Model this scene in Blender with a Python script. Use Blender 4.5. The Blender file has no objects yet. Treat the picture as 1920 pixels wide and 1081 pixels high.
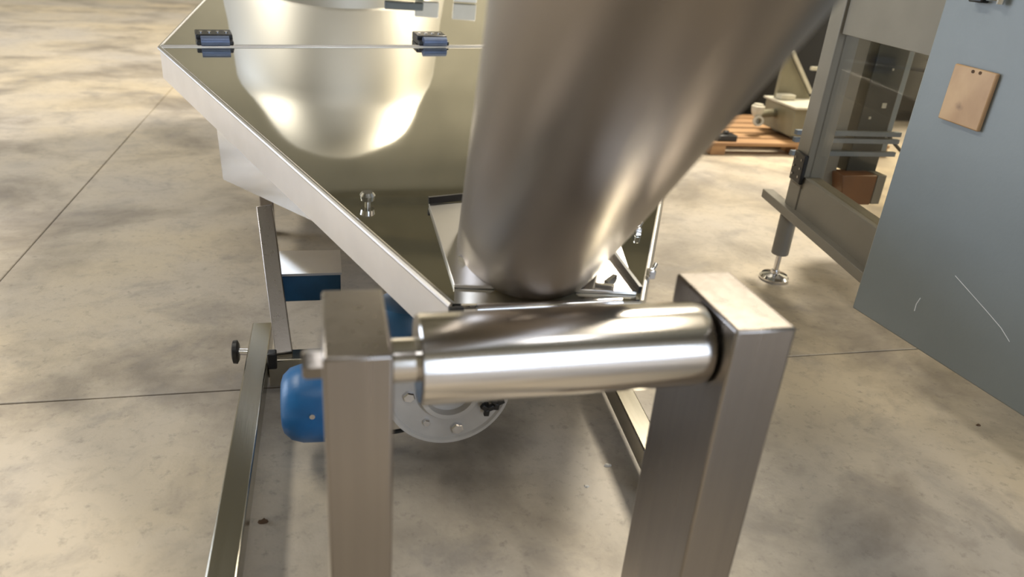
import bpy, math, random
from mathutils import Vector, Matrix
random.seed(7)
scene = bpy.context.scene
COL = scene.collection

# ------------------------------------------------------------------ camera
cam = bpy.data.cameras.new('camera'); cam_o = bpy.data.objects.new('camera', cam); COL.objects.link(cam_o)
cam.sensor_width = 36.0; cam.lens = 36.0 * 1385.0 / 1920.0
cam.clip_start = 0.02; cam.clip_end = 100
RX = Vector((0.970, -0.230, 0.076)).normalized()
BK = Vector((-0.241, -0.874, 0.423)).normalized()
UP = BK.cross(RX).normalized(); RX = UP.cross(BK).normalized()
cam_o.matrix_world = Matrix(((RX.x, UP.x, BK.x, 0), (RX.y, UP.y, BK.y, 0), (RX.z, UP.z, BK.z, 1.0), (0, 0, 0, 1)))
cam.dof.use_dof = True; cam.dof.focus_distance = 1.75; cam.dof.aperture_fstop = 2.8
scene.camera = cam_o

# ------------------------------------------------------------------ world, lights, exposure
world = bpy.data.worlds.new('sky'); scene.world = world; world.use_nodes = True
wn = world.node_tree.nodes; wl = world.node_tree.links
bg = wn['Background']; bg.inputs[1].default_value = 1.0; bg.inputs[0].default_value = (0.62, 0.74, 1.0, 1)
scene.view_settings.view_transform = 'Standard'; scene.view_settings.look = 'None'
scene.view_settings.exposure = 0.30; scene.view_settings.gamma = 1.0

def area(name, loc, rot, sx, sy, power, color):
    l = bpy.data.lights.new(name, 'AREA'); l.shape = 'RECTANGLE'; l.size = sx; l.size_y = sy
    l.energy = power; l.color = color
    o = bpy.data.objects.new(name, l); COL.objects.link(o); o.location = loc; o.rotation_euler = rot
    return o
PI = math.pi
WARM = (1.0, 0.86, 0.62); COOL = (0.80, 0.88, 1.0); WHITE = (1.0, 0.97, 0.92)
area('skylight_light_far', (3.9, 5.9, 6.42), (0, 0, 0), 1.5, 1.5, 850, (1.0, 0.90, 0.72))
area('skylight_light_near', (0.6, -2.4, 6.40), (0, 0, 0), 5.0, 1.0, 90, WHITE)
area('skylight_light_left', (-4.2, 4.2, 6.40), (0, 0, 0), 1.0, 5.0, 330, (1.0, 0.94, 0.82))
area('skylight_light_right', (3.6, 0.6, 6.40), (0, 0, 0), 1.0, 4.0, 60, WARM)
area('window_light_right', (6.93, 1.6, 3.6), (PI/2, 0, PI/2), 2.6, 1.8, 170, (1.0, 0.86, 0.60))   # high window, right wall
area('door_light_rear', (3.2, -5.9, 1.9), (PI/2, 0, 0), 4.4, 3.6, 170, (0.74, 0.85, 1.0))          # open doorway behind the viewer
area('door_light_left', (-6.9, 5.0, 1.8), (PI/2, 0, -PI/2), 4.0, 3.4, 260, (0.74, 0.84, 1.0))       # open doorway on the left

# ------------------------------------------------------------------ materials
def mat(name, col, rough=0.5, metal=0.0, var=0.0, vscale=6.0, bump=0.0, bscale=40.0, stretch=(1, 1, 1), col2=None, rvar=0.0, spec=None, bdist=0.01):
    m = bpy.data.materials.new(name); m.use_nodes = True
    nt = m.node_tree; n = nt.nodes; l = nt.links
    b = n['Principled BSDF']
    b.inputs['Base Color'].default_value = (*col, 1); b.inputs['Roughness'].default_value = rough; b.inputs['Metallic'].default_value = metal
    if spec is not None: b.inputs['Specular IOR Level'].default_value = spec
    tc = n.new('ShaderNodeTexCoord'); mp = n.new('ShaderNodeMapping'); mp.inputs['Scale'].default_value = stretch
    l.new(tc.outputs['Object'], mp.inputs['Vector'])
    if var > 0 or col2 is not None:
        nz = n.new('ShaderNodeTexNoise'); nz.inputs['Scale'].default_value = vscale; nz.inputs['Detail'].default_value = 5
        l.new(mp.outputs[0], nz.inputs['Vector'])
        mx = n.new('ShaderNodeMix'); mx.data_type = 'RGBA'
        c2 = col2 if col2 is not None else tuple(max(0, c * (1 - var)) for c in col)
        mx.inputs['A'].default_value = (*col, 1); mx.inputs['B'].default_value = (*c2, 1)
        cr = n.new('ShaderNodeMapRange'); cr.inputs['From Min'].default_value = 0.35; cr.inputs['From Max'].default_value = 0.68
        l.new(nz.outputs['Fac'], cr.inputs['Value']); l.new(cr.outputs[0], mx.inputs['Factor']); l.new(mx.outputs['Result'], b.inputs['Base Color'])
        if rvar:
            r2 = n.new('ShaderNodeMapRange'); r2.inputs['To Min'].default_value = rough - rvar; r2.inputs['To Max'].default_value = rough + rvar
            l.new(nz.outputs['Fac'], r2.inputs['Value']); l.new(r2.outputs[0], b.inputs['Roughness'])
    if bump > 0:
        nb = n.new('ShaderNodeTexNoise'); nb.inputs['Scale'].default_value = bscale; nb.inputs['Detail'].default_value = 3 if bscale > 5 else 0.4
        l.new(mp.outputs[0], nb.inputs['Vector'])
        bp = n.new('ShaderNodeBump'); bp.inputs['Strength'].default_value = bump; bp.inputs['Distance'].default_value = bdist
        l.new(nb.outputs['Fac'], bp.inputs['Height']); l.new(bp.outputs[0], b.inputs['Normal'])
    return m

M = {}
M['mirror'] = mat('mirror_polished_steel', (0.70, 0.69, 0.63), 0.045, 1.0, bump=0.5, bscale=1.9, bdist=0.016)
M['brushed'] = mat('brushed_stainless', (0.35, 0.32, 0.295), 0.29, 1.0, var=0.10, vscale=60, stretch=(1, 1, 0.03), bump=0.03, bscale=300, rvar=0.06)
M['brushed_h'] = mat('brushed_stainless_bar', (0.42, 0.40, 0.34), 0.22, 1.0, var=0.10, vscale=60, stretch=(1, 0.03, 1), bump=0.02, bscale=300, rvar=0.05)
M['roller'] = mat('polished_roller_steel', (0.72, 0.69, 0.66), 0.17, 1.0, var=0.08, vscale=90, stretch=(0.02, 1, 1), bump=0.02, bscale=200)
M['tube'] = mat('satin_tube_steel', (0.34, 0.305, 0.275), 0.35, 1.0, var=0.08, vscale=4)
M['skirt'] = mat('satin_sheet_steel', (0.76, 0.74, 0.72), 0.28, 1.0, var=0.06, vscale=12)
M['body'] = mat('polished_hopper_steel', (0.70, 0.68, 0.64), 0.10, 1.0, bump=0.08, bscale=2.5)
M['vessel'] = mat('polished_vessel_steel', (0.66, 0.64, 0.60), 0.50, 1.0, var=0.05, vscale=3)
M['black'] = mat('black_plastic', (0.012, 0.012, 0.013), 0.35, var=0.3, vscale=30)
M['hinge'] = mat('black_hinge_metal', (0.015, 0.016, 0.02), 0.30, 0.2, var=0.3, vscale=40)
M['pin'] = mat('blued_pin', (0.13, 0.17, 0.28), 0.32, 0.5, var=0.2, vscale=30)
M['chrome'] = mat('chrome', (0.80, 0.80, 0.82), 0.12, 1.0, var=0.1, vscale=30)
M['blue'] = mat('blue_motor_paint', (0.010, 0.115, 0.30), 0.38, var=0.25, vscale=18, bump=0.05, bscale=80)
M['blue_d'] = mat('dark_blue_paint', (0.012, 0.075, 0.16), 0.4, var=0.25, vscale=18)
M['cream'] = mat('cast_grey_paint', (0.50, 0.47, 0.43), 0.38, 0.0, var=0.15, vscale=15, bump=0.05, bscale=60)
M['housing'] = mat('grey_blue_housing', (0.16, 0.19, 0.22), 0.45, 0.1, var=0.2, vscale=14)
M['cable'] = mat('black_cable', (0.012, 0.012, 0.012), 0.5, var=0.3, vscale=30)
M['grey'] = mat('grey_enamel', (0.22, 0.25, 0.262), 0.42, 0.0, var=0.12, vscale=3.0, bump=0.03, bscale=120)
M['grey_warm'] = mat('grey_frame_paint', (0.205, 0.19, 0.16), 0.42, 0.0, var=0.12, vscale=7)
M['dark'] = mat('dark_column_paint', (0.022, 0.025, 0.020), 0.5, 0.0, var=0.3, vscale=9)
M['brown'] = mat('brown_terminal_box', (0.17, 0.065, 0.02), 0.45, 0.0, var=0.25, vscale=12)
M['olive'] = mat('olive_machine_paint', (0.22, 0.20, 0.13), 0.45, 0.0, var=0.2, vscale=8)
M['pale'] = mat('pale_machine_edge', (0.55, 0.52, 0.42), 0.45, 0.0, var=0.15, vscale=20)
M['wood'] = mat('pallet_wood', (0.40, 0.23, 0.10), 0.65, 0.0, col2=(0.25, 0.13, 0.055), vscale=9, stretch=(0.3, 4, 4), bump=0.1, bscale=60)
M['void'] = mat('void_backdrop_black', (0.008, 0.008, 0.007), 0.6, var=0.3, vscale=8)  # near-black for the block that stands in for the dark void
M['white'] = mat('white_plate', (0.75, 0.77, 0.80), 0.35, var=0.08, vscale=20)
M['chip'] = mat('pale_stone_chip', (0.62, 0.60, 0.56), 0.7, var=0.2, vscale=90)
M['leaf'] = mat('brown_debris', (0.10, 0.055, 0.025), 0.8, var=0.3, vscale=90)
M['wall'] = mat('painted_wall', (0.34, 0.32, 0.25), 0.8, 0.0, var=0.15, vscale=1.2)
M['ceil'] = mat('roof_sheet', (0.18, 0.175, 0.135), 0.7, 0.0, var=0.15, vscale=1.0)
M['steel_beam'] = mat('roof_beam_paint', (0.16, 0.15, 0.11), 0.6, 0.0, var=0.2, vscale=3)
M['joint'] = mat('joint_filler', (0.16, 0.135, 0.11), 0.9, var=0.3, vscale=30)

def board_mat():
    m = mat('varnished_board', (0.56, 0.37, 0.20), 0.42, 0.0, col2=(0.40, 0.24, 0.12), vscale=10, stretch=(1, 1, 0.6))
    nt = m.node_tree; n = nt.nodes; l = nt.links; b = n['Principled BSDF']
    src = b.inputs['Base Color'].links[0].from_socket
    tc = n.new('ShaderNodeTexCoord'); vm = n.new('ShaderNodeVectorMath'); vm.operation = 'DISTANCE'
    vm.inputs[1].default_value = (-0.006, 0.008, -0.022)
    l.new(tc.outputs['Object'], vm.inputs[0])
    nz = n.new('ShaderNodeTexNoise'); nz.inputs['Scale'].default_value = 45; l.new(tc.outputs['Object'], nz.inputs['Vector'])
    ad = n.new('ShaderNodeMath'); ad.operation = 'MULTIPLY_ADD'; ad.inputs[1].default_value = 0.02; l.new(nz.outputs['Fac'], ad.inputs[0]); l.new(vm.outputs['Value'], ad.inputs[2])
    mr = n.new('ShaderNodeMapRange'); mr.inputs['From Min'].default_value = 0.012; mr.inputs['From Max'].default_value = 0.022; mr.inputs['To Min'].default_value = 0.75; mr.inputs['To Max'].default_value = 0.0
    l.new(ad.outputs[0], mr.inputs['Value'])
    mx = n.new('ShaderNodeMix'); mx.data_type = 'RGBA'; mx.inputs['B'].default_value = (0.08, 0.035, 0.015, 1)
    l.new(mr.outputs[0], mx.inputs['Factor']); l.new(src, mx.inputs['A']); l.new(mx.outputs['Result'], b.inputs['Base Color'])
    return m
M['board'] = board_mat()

def glass_mat():
    m = bpy.data.materials.new('clear_guard_sheet'); m.use_nodes = True
    nt = m.node_tree; n = nt.nodes; l = nt.links; n.remove(n['Principled BSDF'])
    tr = n.new('ShaderNodeBsdfTransparent'); tr.inputs[0].default_value = (0.90, 0.88, 0.82, 1)
    gl = n.new('ShaderNodeBsdfGlossy'); gl.inputs['Roughness'].default_value = 0.05; gl.inputs[0].default_value = (0.9, 0.9, 0.9, 1)
    lw = n.new('ShaderNodeLayerWeight'); lw.inputs[0].default_value = 0.5
    pw = n.new('ShaderNodeMath'); pw.operation = 'POWER'; pw.inputs[1].default_value = 4.0; l.new(lw.outputs['Facing'], pw.inputs[0])
    nz = n.new('ShaderNodeTexNoise'); nz.inputs['Scale'].default_value = 6
    m0 = n.new('ShaderNodeMath'); m0.operation = 'MULTIPLY_ADD'; m0.inputs[1].default_value = 0.25; m0.inputs[2].default_value = 0.008; l.new(pw.outputs[0], m0.inputs[0])
    ml = n.new('ShaderNodeMath'); ml.operation = 'MULTIPLY_ADD'; ml.inputs[1].default_value = 0.015; l.new(nz.outputs['Fac'], ml.inputs[0]); l.new(m0.outputs[0], ml.inputs[2])
    mx = n.new('ShaderNodeMixShader'); l.new(ml.outputs[0], mx.inputs[0]); l.new(tr.outputs[0], mx.inputs[1]); l.new(gl.outputs[0], mx.inputs[2])
    l.new(mx.outputs[0], n['Material Output'].inputs[0])
    return m
M['glass'] = glass_mat()

def emit_mat(name, col, s):
    m = bpy.data.materials.new(name); m.use_nodes = True
    b = m.node_tree.nodes['Principled BSDF']; b.inputs['Base Color'].default_value = (*col, 1)
    b.inputs['Emission Color'].default_value = (*col, 1); b.inputs['Emission Strength'].default_value = s
    return m

def concrete():
    m = bpy.data.materials.new('worn_concrete'); m.use_nodes = True
    nt = m.node_tree; n = nt.nodes; l = nt.links; b = n['Principled BSDF']
    geo = n.new('ShaderNodeNewGeometry')
    def noise(scale, detail=5, rough=0.55, dist=0.0, off=(0, 0, 0)):
        mp = n.new('ShaderNodeMapping'); mp.inputs['Location'].default_value = off; l.new(geo.outputs['Position'], mp.inputs['Vector'])
        z = n.new('ShaderNodeTexNoise'); z.inputs['Scale'].default_value = scale; z.inputs['Detail'].default_value = detail
        z.inputs['Roughness'].default_value = rough; z.inputs['Distortion'].default_value = dist
        l.new(mp.outputs[0], z.inputs['Vector']); return z.outputs['Fac']
    def rng(s, a, c, lo=0.0, hi=1.0):
        r = n.new('ShaderNodeMapRange'); r.inputs['From Min'].default_value = a; r.inputs['From Max'].default_value = c
        r.inputs['To Min'].default_value = lo; r.inputs['To Max'].default_value = hi; l.new(s, r.inputs['Value']); return r.outputs[0]
    def mix(f, a, c):
        x = n.new('ShaderNodeMix'); x.data_type = 'RGBA'; l.new(f, x.inputs['Factor'])
        for k, v in (('A', a), ('B', c)):
            if isinstance(v, tuple): x.inputs[k].default_value = (*v, 1)
            else: l.new(v, x.inputs[k])
        return x.outputs['Result']
    base = mix(rng(noise(0.9, 4), 0.38, 0.62), (0.50, 0.425, 0.315), (0.42, 0.38, 0.335))
    stain = rng(noise(1.7, 6, 0.6, 0.4, (3.1, 1.7, 0)), 0.48, 0.66, 0, 0.78)
    c1 = mix(stain, base, (0.17, 0.145, 0.12))
    c2 = mix(rng(noise(6.0, 6, 0.65, 0.2, (1.3, 5, 0)), 0.55, 0.72, 0, 0.30), c1, (0.56, 0.50, 0.42))
    c2 = mix(rng(noise(4.3, 7, 0.68, 0.6, (9.3, 2.2, 0)), 0.54, 0.66, 0, 0.42), c2, (0.21, 0.195, 0.185))
    c2b = mix(rng(noise(13, 6, 0.7, 0.5, (2, 8, 0)), 0.50, 0.72, 0, 0.40), c2, (0.24, 0.21, 0.18))
    c3 = mix(rng(noise(38, 4, 0.7), 0.56, 0.74, 0, 0.55), c2b, (0.17, 0.15, 0.13))
    l.new(c3, b.inputs['Base Color'])
    l.new(rng(noise(2.2, 5, 0.6, 0, (7, 0, 0)), 0.3, 0.7, 0.38, 0.62), b.inputs['Roughness'])
    bp = n.new('ShaderNodeBump'); bp.inputs['Strength'].default_value = 0.25; bp.inputs['Distance'].default_value = 0.004
    l.new(noise(60, 6, 0.7), bp.inputs['Height']); l.new(bp.outputs[0], b.inputs['Normal'])
    return m
M['concrete'] = concrete()

# ------------------------------------------------------------------ mesh helpers
class MB:
    def __init__(s): s.v = []; s.f = []
    def add(s, vs, fs):
        o = len(s.v); s.v += [Vector(p) for p in vs]; s.f += [tuple(i + o for i in f) for f in fs]; return s
    def box(s, c, size, ax=None):
        c = Vector(c); a = ax or (Vector((1, 0, 0)), Vector((0, 1, 0)), Vector((0, 0, 1)))
        h = [Vector(a[i]) * size[i] / 2 for i in range(3)]
        vs = [c + sx * h[0] + sy * h[1] + sz * h[2] for sz in (-1, 1) for sy in (-1, 1) for sx in (-1, 1)]
        return s.add(vs, [(0, 2, 3, 1), (4, 5, 7, 6), (0, 1, 5, 4), (2, 6, 7, 3), (0, 4, 6, 2), (1, 3, 7, 5)])
    def b6(s, x0, x1, y0, y1, z0, z1): return s.box(((x0 + x1) / 2, (y0 + y1) / 2, (z0 + z1) / 2), (x1 - x0, y1 - y0, z1 - z0))
    def prism(s, lo, hi):
        k = len(lo); fs = [tuple(reversed(range(k))), tuple(range(k, 2 * k))]
        fs += [(i, (i + 1) % k, k + (i + 1) % k, k + i) for i in range(k)]
        return s.add(list(lo) + list(hi), fs)
    def loft(s, rings, cap0=False, cap1=False):
        k = len(rings[0]); vs = [p for r in rings for p in r]; fs = []
        for j in range(len(rings) - 1):
            fs += [(j * k + i, j * k + (i + 1) % k, (j + 1) * k + (i + 1) % k, (j + 1) * k + i) for i in range(k)]
        if cap0: fs.append(tuple(reversed(range(k))))
        if cap1: fs.append(tuple(range((len(rings) - 1) * k, len(rings) * k)))
        return s.add(vs, fs)
    def lathe(s, org, axis, prof, seg=32, cap0=True, cap1=True):
        org = Vector(org); a = Vector(axis).normalized(); t = a.orthogonal().normalized(); b = a.cross(t)
        rings = [[org + a * h + (t * math.cos(2 * PI * i / seg) + b * math.sin(2 * PI * i / seg)) * max(r, 1e-5) for i in range(seg)] for h, r in prof]
        return s.loft(rings, cap0, cap1)
    def cyl(s, p0, p1, r, seg=24, bev=0.0):
        p0 = Vector(p0); p1 = Vector(p1); L = (p1 - p0).length
        pr = [(0, r), (L, r)] if not bev else [(0, r - bev), (bev, r), (L - bev, r), (L, r - bev)]
        return s.lathe(p0, p1 - p0, pr, seg)
    def bar(s, p0, p1, w, h, up=(0, 0, 1)):
        p0 = Vector(p0); p1 = Vector(p1); d = (p1 - p0); L = d.length; d.normalize()
        side = d.cross(Vector(up)).normalized(); u = side.cross(d)
        return s.box((p0 + p1) / 2, (w, L, h), (side, d, u))
    def path(s, pts, r, seg=10):
        pts = [Vector(p) for p in pts]; rings = []; t0 = None
        for i, p in enumerate(pts):
            d = (pts[min(i + 1, len(pts) - 1)] - pts[max(i - 1, 0)]).normalized()
            t = (t0 - d * t0.dot(d)).normalized() if t0 else d.orthogonal().normalized(); t0 = t; b = d.cross(t)
            rings.append([p + (t * math.cos(2 * PI * k / seg) + b * math.sin(2 * PI * k / seg)) * r for k in range(seg)])
        return s.loft(rings, True, True)
    def build(s, name, m, parent=None, bevel=0.0, smooth=True, label=None, at=None):
        off = Vector((0, 0, 0))
        if at is not None: off = Vector(at)
        me = bpy.data.meshes.new(name)
        base = parent.get('_w', (0, 0, 0)) if parent else (0, 0, 0)
        org = off if at is not None else Vector(base)
        me.from_pydata([tuple(p - org) for p in s.v], [], s.f); me.update()
        import bmesh
        bm = bmesh.new(); bm.from_mesh(me); bmesh.ops.recalc_face_normals(bm, faces=bm.faces); bm.to_mesh(me); bm.free()
        if smooth:
            for p in me.polygons: p.use_smooth = True
            me.set_sharp_from_angle(angle=math.radians(35))
        me.materials.append(M[m])
        o = bpy.data.objects.new(name, me); COL.objects.link(o)
        o.location = org - Vector(base); o.parent = parent; o['_w'] = tuple(org)
        if bevel:
            md = o.modifiers.new('edge', 'BEVEL'); md.width = bevel; md.segments = 2; md.limit_method = 'ANGLE'; md.angle_limit = math.radians(40)
        if label: o['label'] = label
        return o

def thing(name, label, cat, loc, group=None):
    o = bpy.data.objects.new(name, None); COL.objects.link(o); o.location = loc; o['_w'] = tuple(loc); o.empty_display_size = 0.1
    o['label'] = label; o['category'] = cat
    if group: o['group'] = group
    return o
def tag(o, label, cat, group=None):
    o['label'] = label; o['category'] = cat
    if group: o['group'] = group
    return o
def struct(o, label=None):
    o['kind'] = 'structure'
    if label: o['label'] = label
    return o
def copy_part(o, parent, loc):
    """copy of a part that shares its mesh; loc = world position of its origin"""
    c = o.copy(); COL.objects.link(c); c.parent = parent; c.location = Vector(loc) - Vector(parent['_w']); c['_w'] = tuple(loc)
    return c

# ------------------------------------------------------------------ the hall
XW0, XW1, YW0, YW1, ZC = -7.0, 7.0, -6.0, 11.0, 6.5
fl = struct(MB().b6(XW0, XW1, YW0, YW1, -0.16, -0.012).build('floor', 'joint'), 'worn beige concrete floor cast in large slabs')
xs = [XW0, -0.925, 5.2, XW1]; ys = [YW0, -3.4, 1.567, 6.55, YW1]; g = 0.0022
for i in range(len(xs) - 1):
    for j in range(len(ys) - 1):
        MB().b6(xs[i] + g, xs[i + 1] - g, ys[j] + g, ys[j + 1] - g, -0.012, 0.0).build('concrete_slab', 'concrete', fl, bevel=0.0025)
def wall(name, x0, x1, y0, y1, z0, z1, holes, along):
    mb = MB()      # holes: (a0, a1, z0, z1) along the wall
    a0, a1 = (x0, x1) if along == 'x' else (y0, y1)
    def blk(p, q, r, s):
        if q - p < 1e-4 or s - r < 1e-4: return
        if along == 'x': mb.b6(p, q, y0, y1, r, s)
        else: mb.b6(x0, x1, p, q, r, s)
    cur = a0
    for (h0, h1, hz0, hz1) in sorted(holes):
        blk(cur, h0, z0, z1); blk(h0, h1, z0, hz0); blk(h0, h1, hz1, z1); cur = h1
    blk(cur, a1, z0, z1)
    return struct(mb.build(name, 'wall', smooth=False), 'cream painted hall wall')
wall('wall_far', XW0, XW1, YW1, YW1 + 0.2, 0, ZC, [], 'x')
wall('wall_near', XW0, XW1, YW0 - 0.2, YW0, 0, ZC, [(1.0, 5.4, 0.0, 3.7)], 'x')
wall('wall_left', XW0 - 0.2, XW0, YW0, YW1, 0, ZC, [(3.0, 7.0, 0.0, 3.5)], 'y')
wall('wall_right', XW1, XW1 + 0.2, YW0, YW1, 0, ZC, [(0.3, 2.9, 2.7, 4.5)], 'y')
# roof sheet with openings for the skylights
rf = MB()
holes = [(3.15, 4.65, 5.15, 6.65), (3.1, 4.1, -1.4, 2.6), (-1.9, 3.1, -2.9, -1.9), (-4.7, -3.7, 1.7, 6.7)]
gx = sorted({XW0, XW1, *[h[0] for h in holes], *[h[1] for h in holes]}); gy = sorted({YW0, YW1, *[h[2] for h in holes], *[h[3] for h in holes]})
for i in range(len(gx) - 1):
    for j in range(len(gy) - 1):
        mx_, my_ = (gx[i] + gx[i + 1]) / 2, (gy[j] + gy[j + 1]) / 2
        if any(h[0] < mx_ < h[1] and h[2] < my_ < h[3] for h in holes): continue
        rf.b6(gx[i], gx[i + 1], gy[j], gy[j + 1], ZC, ZC + 0.1)
rfo = struct(rf.build('ceiling', 'ceil', smooth=False), 'olive metal roof sheet')
for yb in (-4.5, -0.9, 3.4, 4.5, 6.9, 8.1, 9.3, 10.4):
    MB().b6(XW0, XW1, yb - 0.06, yb + 0.06, ZC - 0.22, ZC).build('roof_beam', 'steel_beam', rfo)

# ------------------------------------------------------------------ roller stand in the foreground
rs = thing('roller_stand', 'brushed stainless stand of two broad posts with a polished roller between them', 'stand', (0.26, 0.72, 0))
for (x0, x1, y0, y1) in ((-0.0084, 0.0613, 0.6384, 0.7938), (0.4477, 0.5258, 0.6518, 0.8131)):
    p = MB().b6(x0, x1, y0, y1, 0.012, 0.6220).build('post', 'brushed', rs, bevel=0.0035)
    MB().b6(x0 - 0.004, x1 + 0.004, y0 - 0.03, y1 + 0.0, 0.0, 0.012).build('foot_plate', 'brushed', p)
rl = MB().lathe((0.0949, 0.7224, 0.5649), (1, 0, 0.008), [(0, 0.0336), (0, 0.0504), (0.002, 0.0525), (0.3343, 0.0525), (0.3478, 0.0504), (0.3490, 0.0336)], 64).build('roller', 'roller', rs)
MB().cyl((0.0588, 0.7224, 0.5647), (0.0945, 0.7224, 0.5649), 0.0252, 32).build('shaft_collar', 'roller', rl)
MB().cyl((0.4435, 0.7224, 0.5674), (0.4502, 0.7224, 0.5674), 0.0286, 32).build('shaft_collar', 'roller', rl)
MB().lathe((-0.0286, 0.6720, 0.5968), (1, 0, 0), [(0, 0.0134), (0.004, 0.0160), (0.021, 0.0160)], 6).build('bolt_head', 'brushed', rs)

# ------------------------------------------------------------------ screw conveyor: hopper, lids, tube, base frame, drive
SL = math.tan(math.radians(7))
def zp(y): return 0.473 + SL * (y - 1.04)
def pl(x, y, h=0.0): return Vector((x, y, zp(y) + h))
sc = thing('screw_conveyor', 'mirror-polished stainless feed hopper with a broad inclined conveyor tube rising from it', 'conveyor', (0.4, 2.2, 0))
FL, FR, RC, LC = (0.190, 1.040), (0.512, 1.027), (1.398, 2.768), (-0.460, 2.439)
RB, RBR = (-0.30, 4.46), (1.45, 4.60)
def shift(p, q, d):     # point p moved towards q by d
    v = Vector(q) - Vector(p); return tuple(Vector(p) + v.normalized() * d)
fp = [FL, FR, shift(RC, FR, 0.004), shift(LC, FL, 0.004)]
front = MB().prism([pl(x, y, -0.004) for x, y in fp], [pl(x, y, 0.0) for x, y in fp]).build('front_lid', 'mirror', sc, label='mirror-polished front lid tapering towards the tube')
bp_ = [shift(LC, RB, 0.004), shift(RC, RBR, 0.004), RBR, RB]
rear = MB().prism([pl(x, y, -0.004) for x, y in bp_], [pl(x, y, 0.0) for x, y in bp_]).build('rear_lid', 'mirror', sc, label='mirror-polished rear lid behind the hinges')
# folded skirt round the lid
def skirt(p, q, d=0.085):
    return MB().prism([pl(*p, -0.005 - d), pl(*q, -0.005 - d), pl(*q, -0.005), pl(*p, -0.005)],
                      [v + Vector((q[1] - p[1], p[0] - q[0], 0)).normalized() * -0.012 for v in (pl(*p, -0.005 - d), pl(*q, -0.005 - d), pl(*q, -0.005), pl(*p, -0.005))]).build('skirt', 'skirt', sc)
for p, q in ((LC, FL), (FR, RC), (RC, RBR), (RBR, RB), (RB, LC)): skirt(p, q)
# rounded lip on the free edges
for p, q in ((FL, LC), (RC, FR), (LC, RB), (RBR, RC)):
    MB().cyl(pl(*p, -0.004), pl(*q, -0.004), 0.0065, 10).build('lip', 'skirt', sc)
MB().box((0.194, 1.024, 0.452), (0.024, 0.012, 0.046)).build('dark_hollow_end', 'black', sc, bevel=0.002, label='black block painted as the dark hollow end of the skirt')  # darkness of the open skirt channel put into a black block
for d in (-0.007, 0.007):
    MB().cyl(pl(LC[0] + 0.004, LC[1] + d, 0.0005), pl(RC[0] - 0.004, RC[1] + d, 0.0005), 0.0035, 8).build('joint_lip', 'skirt', sc)
# hopper body, tapering to the trough
A = [(-0.310, 2.30), (0.240, 1.13), (0.500, 1.13), (1.25, 2.65), (1.30, 4.30), (-0.27, 4.30)]
Bz = [(-0.300, 2.30, 0.285), (0.250, 1.40, 0.335), (0.48, 1.40, 0.335), (1.15, 2.60, 0.33), (1.20, 4.20, 0.38), (-0.25, 4.20, 0.38)]
Cz = [(0.130, 1.90, 0.235), (0.140, 1.45, 0.235), (0.32, 1.45, 0.235), (0.33, 1.90, 0.235), (0.33, 2.10, 0.235), (0.13, 2.10, 0.235)]
MB().loft([[pl(x, y, -0.012) for x, y in A], [Vector(v) for v in Bz], [Vector(v) for v in Cz]]).build('hopper_body', 'body', sc, smooth=False)
MB().cyl((0.222, 1.215, 0.204), (0.232, 2.35, 0.204), 0.085, 40).build('screw_trough', 'skirt', sc)
# hinges along the joint between the lids
hx = Vector((RC[0] - LC[0], RC[1] - LC[1], 0)).normalized(); hx.z = SL * hx.y; hx.normalize()
hn = Vector((0, -SL, 1)).normalized(); hn = (hn - hx * hn.dot(hx)).normalized(); hy = hn.cross(hx)
for t in (0.155, 0.845, 1.62):
    c = pl(*LC) + hx * t + hy * 0.03
    h = MB().box(c + hy * 0.030 + hn * 0.014, (0.105, 0.062, 0.028), (hx, hy, hn)).box(c - hy * 0.012 + hn * 0.008, (0.105, 0.030, 0.014), (hx, hy, hn)).build('hinge', 'hinge', sc, bevel=0.003)
    MB().cyl(c - hx * 0.040 + hn * 0.016 - hy * 0.030, c + hx * 0.040 + hn * 0.016 - hy * 0.030, 0.015, 16).build('hinge_knuckle', 'pin', h)
    for k in (-0.036, -0.012, 0.012, 0.036):
        MB().cyl(c + hx * k + hy * 0.030 + hn * 0.026, c + hx * k + hy * 0.030 + hn * 0.030, 0.0055, 10).build('hinge_screw', 'chrome', h)
# lid knob
MB().lathe(pl(0.079, 1.397), hn, [(0, 0.006), (0.010, 0.006), (0.010, 0.013), (0.020, 0.015), (0.026, 0.010)], 20).build('lid_knob', 'chrome', sc)
# conveyor tube
ax = Vector((-0.120, -0.773, 0.623)).normalized()
P0 = Vector((0.359, 1.221, 0.495))
MB().lathe(P0 - ax * 0.14, ax, [(0, 0.130), (2.3, 0.130)], 96).build('conveyor_tube', 'tube', sc, label='satin steel conveyor tube inclined towards the viewer')
# mounting plate and its folded lips
mp_ = [(0.200, 1.085), (0.508, 1.045), (0.575, 1.400), (0.197, 1.385)]
mpl = MB().prism([pl(x, y, 0.001) for x, y in mp_], [pl(x, y, 0.007) for x, y in mp_]).build('mounting_plate', 'skirt', sc, bevel=0.001)
for p, q in (((0.197, 1.385), (0.300, 1.408)), ((0.505, 1.175), (0.511, 1.040))):
    MB().bar(pl(*p, 0.013), pl(*q, 0.013), 0.006, 0.014).build('plate_lip', 'hinge', mpl)
MB().cyl((0.226, 1.018, 0.474), (0.470, 1.018, 0.476), 0.0075, 16).build('front_rod', 'chrome', sc, label='bright rod along the front of the hopper')
MB().prism([Vector(v) for v in ((0.195, 1.032, 0.37), (0.512, 1.022, 0.37), (0.512, 1.022, 0.466), (0.195, 1.032, 0.466))],
           [Vector(v) for v in ((0.195, 1.040, 0.37), (0.512, 1.030, 0.37), (0.512, 1.030, 0.466), (0.195, 1.040, 0.466))]).build('front_plate', 'skirt', sc)
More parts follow.
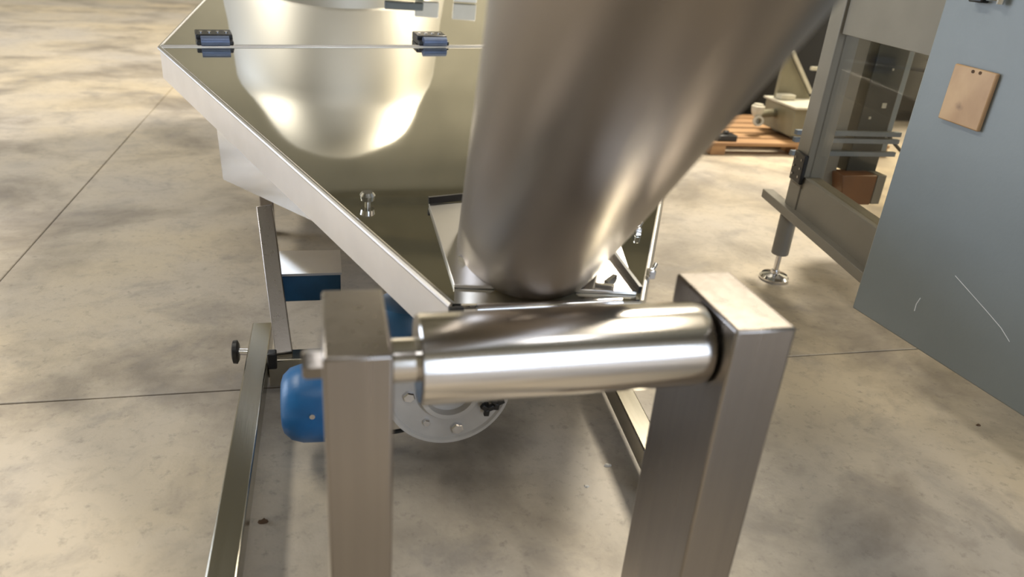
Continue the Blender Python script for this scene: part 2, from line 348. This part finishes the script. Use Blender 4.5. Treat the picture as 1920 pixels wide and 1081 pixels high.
# rings of weld and clamp where the tube meets the plate
for (x, y, a) in ((0.232, 1.150, 0.9), (0.470, 1.075, -0.7), (0.452, 1.055, 0.2)):
    MB().bar(pl(x - 0.016 * math.cos(a), y + 0.016 * math.sin(a), 0.012), pl(x + 0.016 * math.cos(a), y - 0.016 * math.sin(a), 0.012), 0.008, 0.010).build('tube_clamp', 'chrome', sc)
for (x, y) in ((0.592, 1.259), (0.600, 1.285), (0.556, 1.10)):
    MB().box(pl(x, y, 0.008), (0.012, 0.016, 0.016)).cyl(pl(x, y, 0.012), pl(x + 0.012, y + 0.01, 0.022), 0.004, 8).build('toggle_clip', 'chrome', sc, bevel=0.002)
# base frame
r1 = MB().bar((-0.176, 0.48, 0.075), (-0.162, 1.712, 0.075), 0.047, 0.05).build('base_rail', 'brushed_h', sc, bevel=0.003)
r2 = MB().bar((0.617, 0.985, 0.075), (0.683, 1.72, 0.075), 0.045, 0.05).build('base_rail', 'brushed_h', sc, bevel=0.003)
MB().b6(-0.140, 0.645, 1.526, 1.575, 0.028, 0.098).build('cross_beam', 'brushed_h', sc, bevel=0.003)
for r, x, y in ((r1, -0.1635, 1.66), (r1, -0.175, 0.52), (r2, 0.676, 1.68), (r2, 0.627, 1.05)):
    MB().cyl((x, y, 0), (x, y, 0.052), 0.014, 14).build('rubber_foot', 'black', r)
MB().bar((-0.104, 1.558, 0.092), (-0.150, 1.86, 0.345), 0.038, 0.036, (0, -1, 0.6)).build('strut', 'brushed', sc, bevel=0.002)
MB().bar((0.600, 1.552, 0.092), (0.780, 1.95, 0.345), 0.038, 0.036, (0, -1, 0.6)).build('strut', 'brushed', sc, bevel=0.002)
for x in (-0.20, 1.15): MB().b6(x - 0.025, x + 0.025, 4.12, 4.17, 0.0, 0.42).build('leg', 'brushed', sc, bevel=0.003)
for x in (-0.20, 1.05): MB().b6(x - 0.022, x + 0.022, 2.56, 2.60, 0.0, 0.36).build('leg', 'brushed', sc, bevel=0.003)
kn = MB().lathe((-0.222, 1.585, 0.092), (1, 0, 0), [(0, 0.018), (0.003, 0.027), (0.012, 0.028), (0.016, 0.020)], 24).build('clamp_knob', 'black', sc, label='black clamp knob on the rail')
MB().cyl((-0.207, 1.585, 0.092), (-0.185, 1.585, 0.090), 0.008, 12).build('knob_stem', 'chrome', kn)
MB().b6(-0.138, -0.118, 1.50, 1.524, 0.09, 0.13).build('clamp_block', 'black', sc, bevel=0.003)
MB().lathe((-0.056, 1.548, 0.098), (0, 0, 1), [(0, 0.008), (0.006, 0.010), (0.010, 0.006)], 14).build('beam_plug', 'black', sc)
# drive: motor with blue fan cowl, gear housing, cast end flange
mo = MB().lathe((-0.098, 1.30, 0.130), (1, 0, 0), [(0, 0.045), (0.004, 0.058), (0.018, 0.072), (0.040, 0.079), (0.082, 0.081)], 40).build('motor_cowl', 'blue', sc, label='blue motor fan cowl')
MB().cyl((-0.016, 1.30, 0.130), (0.085, 1.30, 0.130), 0.074, 40).build('motor_body', 'housing', mo)
for z, y in ((0.150, 1.223),):
    MB().cyl((-0.038, y + 0.004, z), (-0.038, y - 0.004, z), 0.0055, 10).build('cowl_screw', 'chrome', mo)
MB().b6(0.084, 0.135, 1.235, 1.36, 0.130, 0.235).build('gear_housing', 'housing', sc, bevel=0.008)
MB().lathe((0.148, 1.30, 0.250), (0, 0, 1), [(0, 0.058), (0.004, 0.062), (0.085, 0.062), (0.100, 0.054), (0.104, 0.03)], 36).build('gearbox', 'blue_d', sc, label='dark blue gearbox under the hopper')
b2 = MB().b6(-0.125, 0.03, 1.72, 1.86, 0.150, 0.222).build('terminal_box', 'blue_d', sc, bevel=0.004, label='dark blue terminal box behind the strut')
MB().b6(-0.128, 0.033, 1.716, 1.864, 0.222, 0.228).build('box_cover', 'skirt', b2)
fg = MB()
C = Vector((0.222, 1.20, 0.204))
fg.lathe(C, (0, 1, 0), [(0.0, 0.060), (-0.004, 0.063), (0.0, 0.066), (0.002, 0.113), (-0.003, 0.117), (-0.003, 0.123), (0.003, 0.125), (0.022, 0.125)], 64, cap0=False)
fgo = fg.build('end_flange', 'cream', sc, label='round cast grey end flange with bolts')
MB().lathe(C, (0, -1, 0), [(-0.010, 0.060), (0.012, 0.060), (0.016, 0.057), (0.016, 0.048), (0.0, 0.046), (-0.006, 0.02)], 48, cap0=False).build('bearing_hub', 'cream', fgo)
for dx, dz, r in ((-0.078, -0.008, 0.012), (0.019, -0.090, 0.013), (-0.043, -0.070, 0.008), (0.085, 0.02, 0.012), (0.0, 0.092, 0.012)):
    q = C + Vector((dx, 0.003, dz))
    MB().lathe(q, (0, -1, 0), [(0, r), (0.009, r), (0.011, r * 0.8)], 6).build('flange_bolt', 'chrome', fgo)
for dx, dz in ((0.075, -0.040), (0.094, -0.027)):
    q = C + Vector((dx, 0.003, dz)); kb = MB()
    kb.cyl(q, q + Vector((0, -0.02, 0)), 0.007, 12)
    for k in range(3):
        a = k * 2.1 + 0.4; kb.bar(q + Vector((0, -0.018, 0)), q + Vector((0.015 * math.cos(a), -0.018, 0.015 * math.sin(a))), 0.011, 0.010, (0, 1, 0))
    kb.build('star_knob', 'black', fgo, bevel=0.002)
MB().path([(0.06, 1.26, 0.075), (0.10, 1.25, 0.076), (0.13, 1.245, 0.083), (0.152, 1.24, 0.090), (0.175, 1.27, 0.11)], 0.0045).build('motor_cable', 'cable', sc)

# ------------------------------------------------------------------ domed filter on the rear lid, seen through its reflection
vx, vy = 0.08, 3.93
zb = zp(vy - 0.55)
prof = [(-0.075, 0.545), (0.0, 0.545), (0.02, 0.53), (0.40, 0.50)]
for k in range(1, 13):
    a = k / 12 * PI / 2; prof.append((0.42 + 0.50 * math.sin(a), 0.50 * math.cos(a)))
df = MB().lathe((vx, vy, zp(vy)), (0, 0, 1), [(h + 0.0, r) for h, r in prof], 72).build('filter_vessel', 'vessel', sc, label='domed polished vessel on the rear lid, mirrored in it')
MB().b6(0.26, 0.42, 3.27, 3.29, zp(3.28) + 0.004, zp(3.28) + 0.035).build('latch_plate', 'housing', df, bevel=0.004)
for x in (0.44, 0.60): MB().b6(x - 0.05, x + 0.05, 3.30, 3.32, zp(3.31) + 0.003, zp(3.31) + 0.07).build('white_tab', 'white', df, bevel=0.004)

# ------------------------------------------------------------------ grey guarded machine on the right
gm = thing('packing_machine', 'grey painted machine with clear guard window, levelling foot and tall side panel', 'machine', (1.5, 2.08, 0))
U = Vector((0.177, 0.984, 0)).normalized(); NN = Vector((U.y, -U.x, 0)); O = Vector((1.5, 2.08, 0)); ZZ = Vector((0, 0, 1))
def fb(mb, u0, u1, n0, n1, z0, z1):
    return mb.box(O + U * (u0 + u1) / 2 + NN * (n0 + n1) / 2 + ZZ * (z0 + z1) / 2, (u1 - u0, n1 - n0, z1 - z0), (U, NN, ZZ))
fb(MB(), -0.072, 0.012, 0.0, 0.07, 0.25, 1.7).build('frame_post', 'grey_warm', gm, bevel=0.003)
fb(MB(), -0.66, 0.155, -0.022, 0.016, 0.25, 0.28).build('ledge', 'grey_warm', gm, bevel=0.002)
fb(MB(), -0.66, -0.072, 0.004, 0.06, 0.25, 0.392).build('bottom_rail', 'grey_warm', gm, bevel=0.002)
fb(MB(), -0.80, -0.072, 0.01, 0.04, 0.83, 1.7).build('upper_panel', 'grey_warm', gm, bevel=0.002)
fb(MB(), -0.80, -0.072, 0.020, 0.026, 0.392, 0.83).build('guard_window', 'glass', gm, label='clear plastic guard window')
hg = fb(MB(), -0.086, -0.004, -0.014, 0.0, 0.368, 0.464).build('hinge', 'hinge', gm, bevel=0.004)
for du in (-0.068, -0.022):
    for z in (0.390, 0.417, 0.444):
        q = O + U * du + NN * -0.014 + ZZ * z
        MB().cyl(q, q - NN * 0.0025, 0.0045, 8).build('hinge_screw', 'chrome', hg)
ft = MB().lathe((1.523, 2.078, 0), (0, 0, 1), [(0, 0.050), (0.010, 0.051), (0.018, 0.044), (0.024, 0.016), (0.034, 0.015)], 32).build('levelling_foot', 'chrome', gm)
MB().cyl((1.523, 2.078, 0.02), (1.523, 2.078, 0.11), 0.0095, 14).build('threaded_rod', 'chrome', ft)
MB().cyl((1.523, 2.078, 0.095), (1.523, 2.078, 0.26), 0.029, 28, 0.003).build('leg_sleeve', 'grey_warm', gm)
# housing above and inner works behind the window
fb(MB(), -0.80, 0.5, 0.07, 0.95, 1.05, 1.7).build('upper_housing', 'grey_warm', gm)
MB().b6(1.765, 1.822, 2.28, 2.34, 0.26, 1.06).build('inner_post', 'grey_warm', gm, bevel=0.003)
ic = MB().b6(1.862, 1.992, 2.28, 2.42, 0.33, 1.06).build('inner_column', 'dark', gm, bevel=0.004)
MB().b6(1.995, 2.03, 2.30, 2.40, 0.40, 1.06).build('column_cover', 'grey', gm, bevel=0.003)
for (x, z, s) in ((1.900, 0.53, 0.009), (1.945, 0.575, 0.018), (1.94, 0.70, 0.007)):
    MB().b6(x - s / 2, x + s / 2, 2.277, 2.281, z - s / 2, z + s / 2).build('column_label', 'pale', ic)
bb = MB().prism([Vector(v) for v in ((1.835, 2.22, 0.222), (1.955, 2.22, 0.222), (1.955, 2.30, 0.222), (1.835, 2.30, 0.222))],
                [Vector(v) for v in ((1.805, 2.22, 0.335), (1.955, 2.22, 0.335), (1.955, 2.30, 0.335), (1.805, 2.30, 0.335))])
bbo = bb.build('brown_box', 'brown', gm, bevel=0.004, label='brown terminal box behind the window')
MB().b6(1.957, 1.995, 2.22, 2.30, 0.225, 0.335).build('box_side', 'grey_warm', bbo, bevel=0.003)
for z in (0.478, 0.452, 0.405): MB().b6(1.60, 2.03, 2.250, 2.268, z - 0.008, z + 0.008).build('inner_rail', 'housing', gm)
MB().path([(1.88, 2.24, 0.225), (1.885, 2.24, 0.17), (1.90, 2.24, 0.12), (1.95, 2.28, 0.05), (2.05, 2.33, 0.012), (2.2, 2.38, 0.02), (2.34, 2.44, 0.12)], 0.006).build('inner_cable', 'cable', gm)
MB().path([(2.00, 2.30, 0.48), (2.03, 2.27, 0.44), (2.08, 2.26, 0.40), (2.13, 2.27, 0.37), (2.18, 2.3, 0.36)], 0.006).build('inner_cable', 'cable', gm)
fb(MB(), -0.80, 0.012, 0.88, 0.95, 0.25, 0.33).build('rear_rail', 'grey_warm', gm)
for u in (-0.05, -0.76): fb(MB(), u - 0.035, u + 0.035, 0.88, 0.95, 0.0, 1.06).build('rear_post', 'grey_warm', gm)
fb(MB(), -0.80, -0.73, 0.06, 0.88, 0.25, 0.32).build('side_rail', 'grey_warm', gm)
fb(MB(), -0.80, -0.73, 0.50, 0.57, 0.0, 0.25).build('support_leg', 'grey_warm', gm)
fb(MB(), -0.80, -0.73, 0.0, 0.07, 0.25, 1.7).build('frame_post', 'grey_warm', gm)
# tall side panel nearest the viewer
pd = Vector((0.035, -0.432, 0)).normalized(); pn = Vector((pd.y, -pd.x, 0)); pn = pn if pn.x > 0 else -pn
PC = Vector((1.336, 1.472, 0))
pan = MB().box(PC + pd * 0.70 + pn * 0.015 + ZZ * 0.95, (1.40, 0.03, 1.50), (pd, pn, ZZ)).build('side_panel', 'grey', gm, bevel=0.004, label='tall blue-grey enamelled side panel')
for z in (0.33, 1.3): MB().box(PC + pd * 0.45 + pn * 0.058 + ZZ * z, (0.05, 0.05, 0.04), (pd, pn, ZZ)).build('panel_bracket', 'grey', pan)
q = PC + pd * 0.093 - pn * 0.010 + ZZ * 0.972
lt = MB().box(q, (0.034, 0.022, 0.022), (pd, pn, ZZ)).build('latch', 'black', pan, bevel=0.003)
MB().cyl(q + pd * 0.017 - pn * 0.002, q + pd * 0.055 - pn * 0.004, 0.006, 10).lathe(q + pd * 0.055 - pn * 0.004 - ZZ * 0.010, ZZ, [(0, 0.007), (0.02, 0.008)], 10).build('latch_pin', 'chrome', lt)
# scratches scored in the enamel
def scratch(pts, w):
    P = [PC + pd * d - pn * 0.0004 + ZZ * z for d, z in pts]
    MB().path(P, w, 5).build('scratch', 'white', pan)
scratch([(0.185, 0.318), (0.180, 0.300), (0.181, 0.282)], 0.0012)
scratch([(0.250, 0.405), (0.300, 0.385), (0.350, 0.365), (0.390, 0.348), (0.418, 0.330)], 0.0007)
# board screwed to the panel
bc = PC + pd * 0.140 - pn * 0.006 + ZZ * 0.775
bo = MB()
pts2 = [(-0.055, -0.056), (0.052, -0.062), (0.053, 0.058), (-0.054, 0.062)]
bo.prism([bc + pd * a + ZZ * z + pn * 0.0055 for a, z in pts2], [bc + pd * a + ZZ * z - pn * 0.0055 for a, z in pts2])
bob = bo.build('wooden_board', 'board', None, bevel=0.003, at=bc)
tag(bob, 'small stained wooden board fixed to the grey side panel', 'board')
for a in (-0.004, 0.014):
    q = bc + pd * a + ZZ * 0.053 - pn * 0.0055
    MB().cyl(q, q - pn * 0.0012, 0.0035, 10).build('nail_head', 'leaf', bob)

# ------------------------------------------------------------------ things further back on the right
pa = thing('pallet', 'low timber pallet on the floor under the olive machine', 'pallet', (2.65, 4.1, 0))
for k in range(6):
    y = 3.72 + k * 0.135
    MB().b6(2.10, 3.30, y, y + 0.108, 0.052, 0.070).build('plank', 'wood', pa, bevel=0.002)
for x in (2.12, 2.66, 3.20): MB().b6(x, x + 0.09, 3.72, 4.503, 0.0, 0.052).build('bearer', 'wood', pa, bevel=0.002)
om = thing('olive_machine', 'olive painted machine with a pipe valve, standing on the timber pallet', 'machine', (2.9, 4.0, 0.070))
MB().b6(2.655, 3.25, 3.80, 4.12, 0.095, 0.255).build('base_box', 'olive', om, bevel=0.004)
MB().b6(2.640, 3.26, 3.78, 4.13, 0.255, 0.267).build('lit_top_plate', 'pale', om, bevel=0.002)  # paler than the box: light on its top put into the colour
for x, y in ((2.72, 3.83), (3.1, 3.83), (2.72, 4.03), (3.1, 4.03)): MB().b6(x, x + 0.06, y, y + 0.06, 0.070, 0.095).build('foot', 'olive', om)
MB().prism([Vector(v) for v in ((2.690, 4.07, 0.267), (2.93, 4.07, 0.267), (2.735, 4.07, 0.50), (2.690, 4.07, 0.56))], [Vector(v) for v in ((2.690, 4.10, 0.267), (2.93, 4.10, 0.267), (2.735, 4.10, 0.50), (2.690, 4.10, 0.56))]).build('gusset', 'olive', om)
MB().bar((2.720, 4.06, 0.545), (2.915, 4.06, 0.305), 0.016, 0.020).build('brace', 'pale', om)
MB().b6(2.90, 3.25, 4.085, 4.105, 0.435, 0.455).build('cross_bar', 'pale', om)
MB().b6(3.20, 3.25, 4.07, 4.12, 0.267, 0.80).build('upright', 'olive', om)
MB().b6(2.668, 2.77, 3.99, 4.05, 0.268, 0.300).build('ledge_block', 'pale', om, bevel=0.006)
vb = MB().lathe((2.505, 3.95, 0.225), (0, 0, 1), [(-0.05, 0.022), (-0.03, 0.034), (0.0, 0.040), (0.012, 0.040), (0.016, 0.030), (0.024, 0.028)], 8).build('valve_body', 'pale', om)
MB().lathe((2.51, 3.935, 0.150), (-0.4, -1, 0.25), [(0, 0.030), (0.035, 0.030), (0.035, 0.018), (0.005, 0.016)], 20).build('valve_outlet', 'pale', vb)
MB().cyl((2.505, 3.95, 0.19), (2.67, 4.00, 0.19), 0.024, 14).build('valve_pipe', 'olive', vb)
bx = MB().b6(2.17, 2.29, 3.75, 3.83, 0.070, 0.105).cyl((2.23, 3.79, 0.105), (2.23, 3.79, 0.125), 0.02, 12)
tag(bx.build('small_case', 'black', None, bevel=0.006), 'small black case lying on the edge of the pallet', 'case')
bc2 = thing('void_backdrop', 'tall black cabinet added for the dark void behind the olive machine', 'backdrop', (3.9, 5.05, 0))  # added black shape standing in for the unlit background
MB().b6(2.78, 5.1, 4.72, 5.4, 0.06, 1.15).build('backdrop_body', 'void', bc2, bevel=0.006)
MB().b6(2.83, 5.05, 4.77, 5.35, 0.0, 0.06).build('plinth', 'void', bc2)
for x in (2.79, 3.56, 4.33): 
    d = MB().b6(x, x + 0.73, 4.705, 4.72, 0.09, 1.13).build('backdrop_door', 'void', bc2, bevel=0.003)
    MB().b6(x + 0.66, x + 0.68, 4.685, 4.706, 0.9, 1.05).build('handle', 'chrome', d)
cr = thing('wooden_crate', 'brown timber crate behind the guard window of the grey machine', 'crate', (2.95, 3.0, 0))
for k in range(5): MB().b6(2.62, 3.3, 2.70, 2.72, 0.24 + k * 0.115, 0.345 + k * 0.115).build('plank', 'wood', cr, bevel=0.002)
for x in (2.64, 3.22): MB().b6(x, x + 0.06, 2.72, 2.78, 0.0, 0.82).build('corner_post', 'wood', cr, bevel=0.002)
MB().b6(2.62, 3.3, 2.72, 2.90, 0.80, 0.82).build('lid_board', 'wood', cr, bevel=0.002)

# ------------------------------------------------------------------ small litter on the floor
def blob(name, m, c, s, label, cat):
    pts = []; r = random.Random(c[0]); mb = MB(); seg = 8
    lo = [Vector((c[0] + s * math.cos(2 * PI * i / seg) * r.uniform(0.7, 1.2), c[1] + s * 0.7 * math.sin(2 * PI * i / seg) * r.uniform(0.7, 1.2), 0.0)) for i in range(seg)]
    hi = [v + (Vector((c[0], c[1], 0)) - v) * r.uniform(0.2, 0.5) + ZZ * s * r.uniform(0.3, 0.6) for v in lo]
    return tag(mb.prism(lo, hi).build(name, m, None, at=(c[0], c[1], 0)), label, cat)
blob('stone_chip', 'chip', (0.571, 1.177), 0.009, 'pale stone chip on the floor left of the right base rail', 'stone')
blob('stone_chip', 'chip', (0.503, 1.12), 0.006, 'tiny pale stone chip on the floor below the roller', 'stone')
blob('dry_leaf', 'leaf', (-0.129, 1.112), 0.010, 'brown dry scrap on the floor between left rail and left post', 'litter')
blob('dark_pebble', 'leaf', (1.565, 1.198), 0.007, 'dark crumb on the floor below the grey side panel', 'litter')
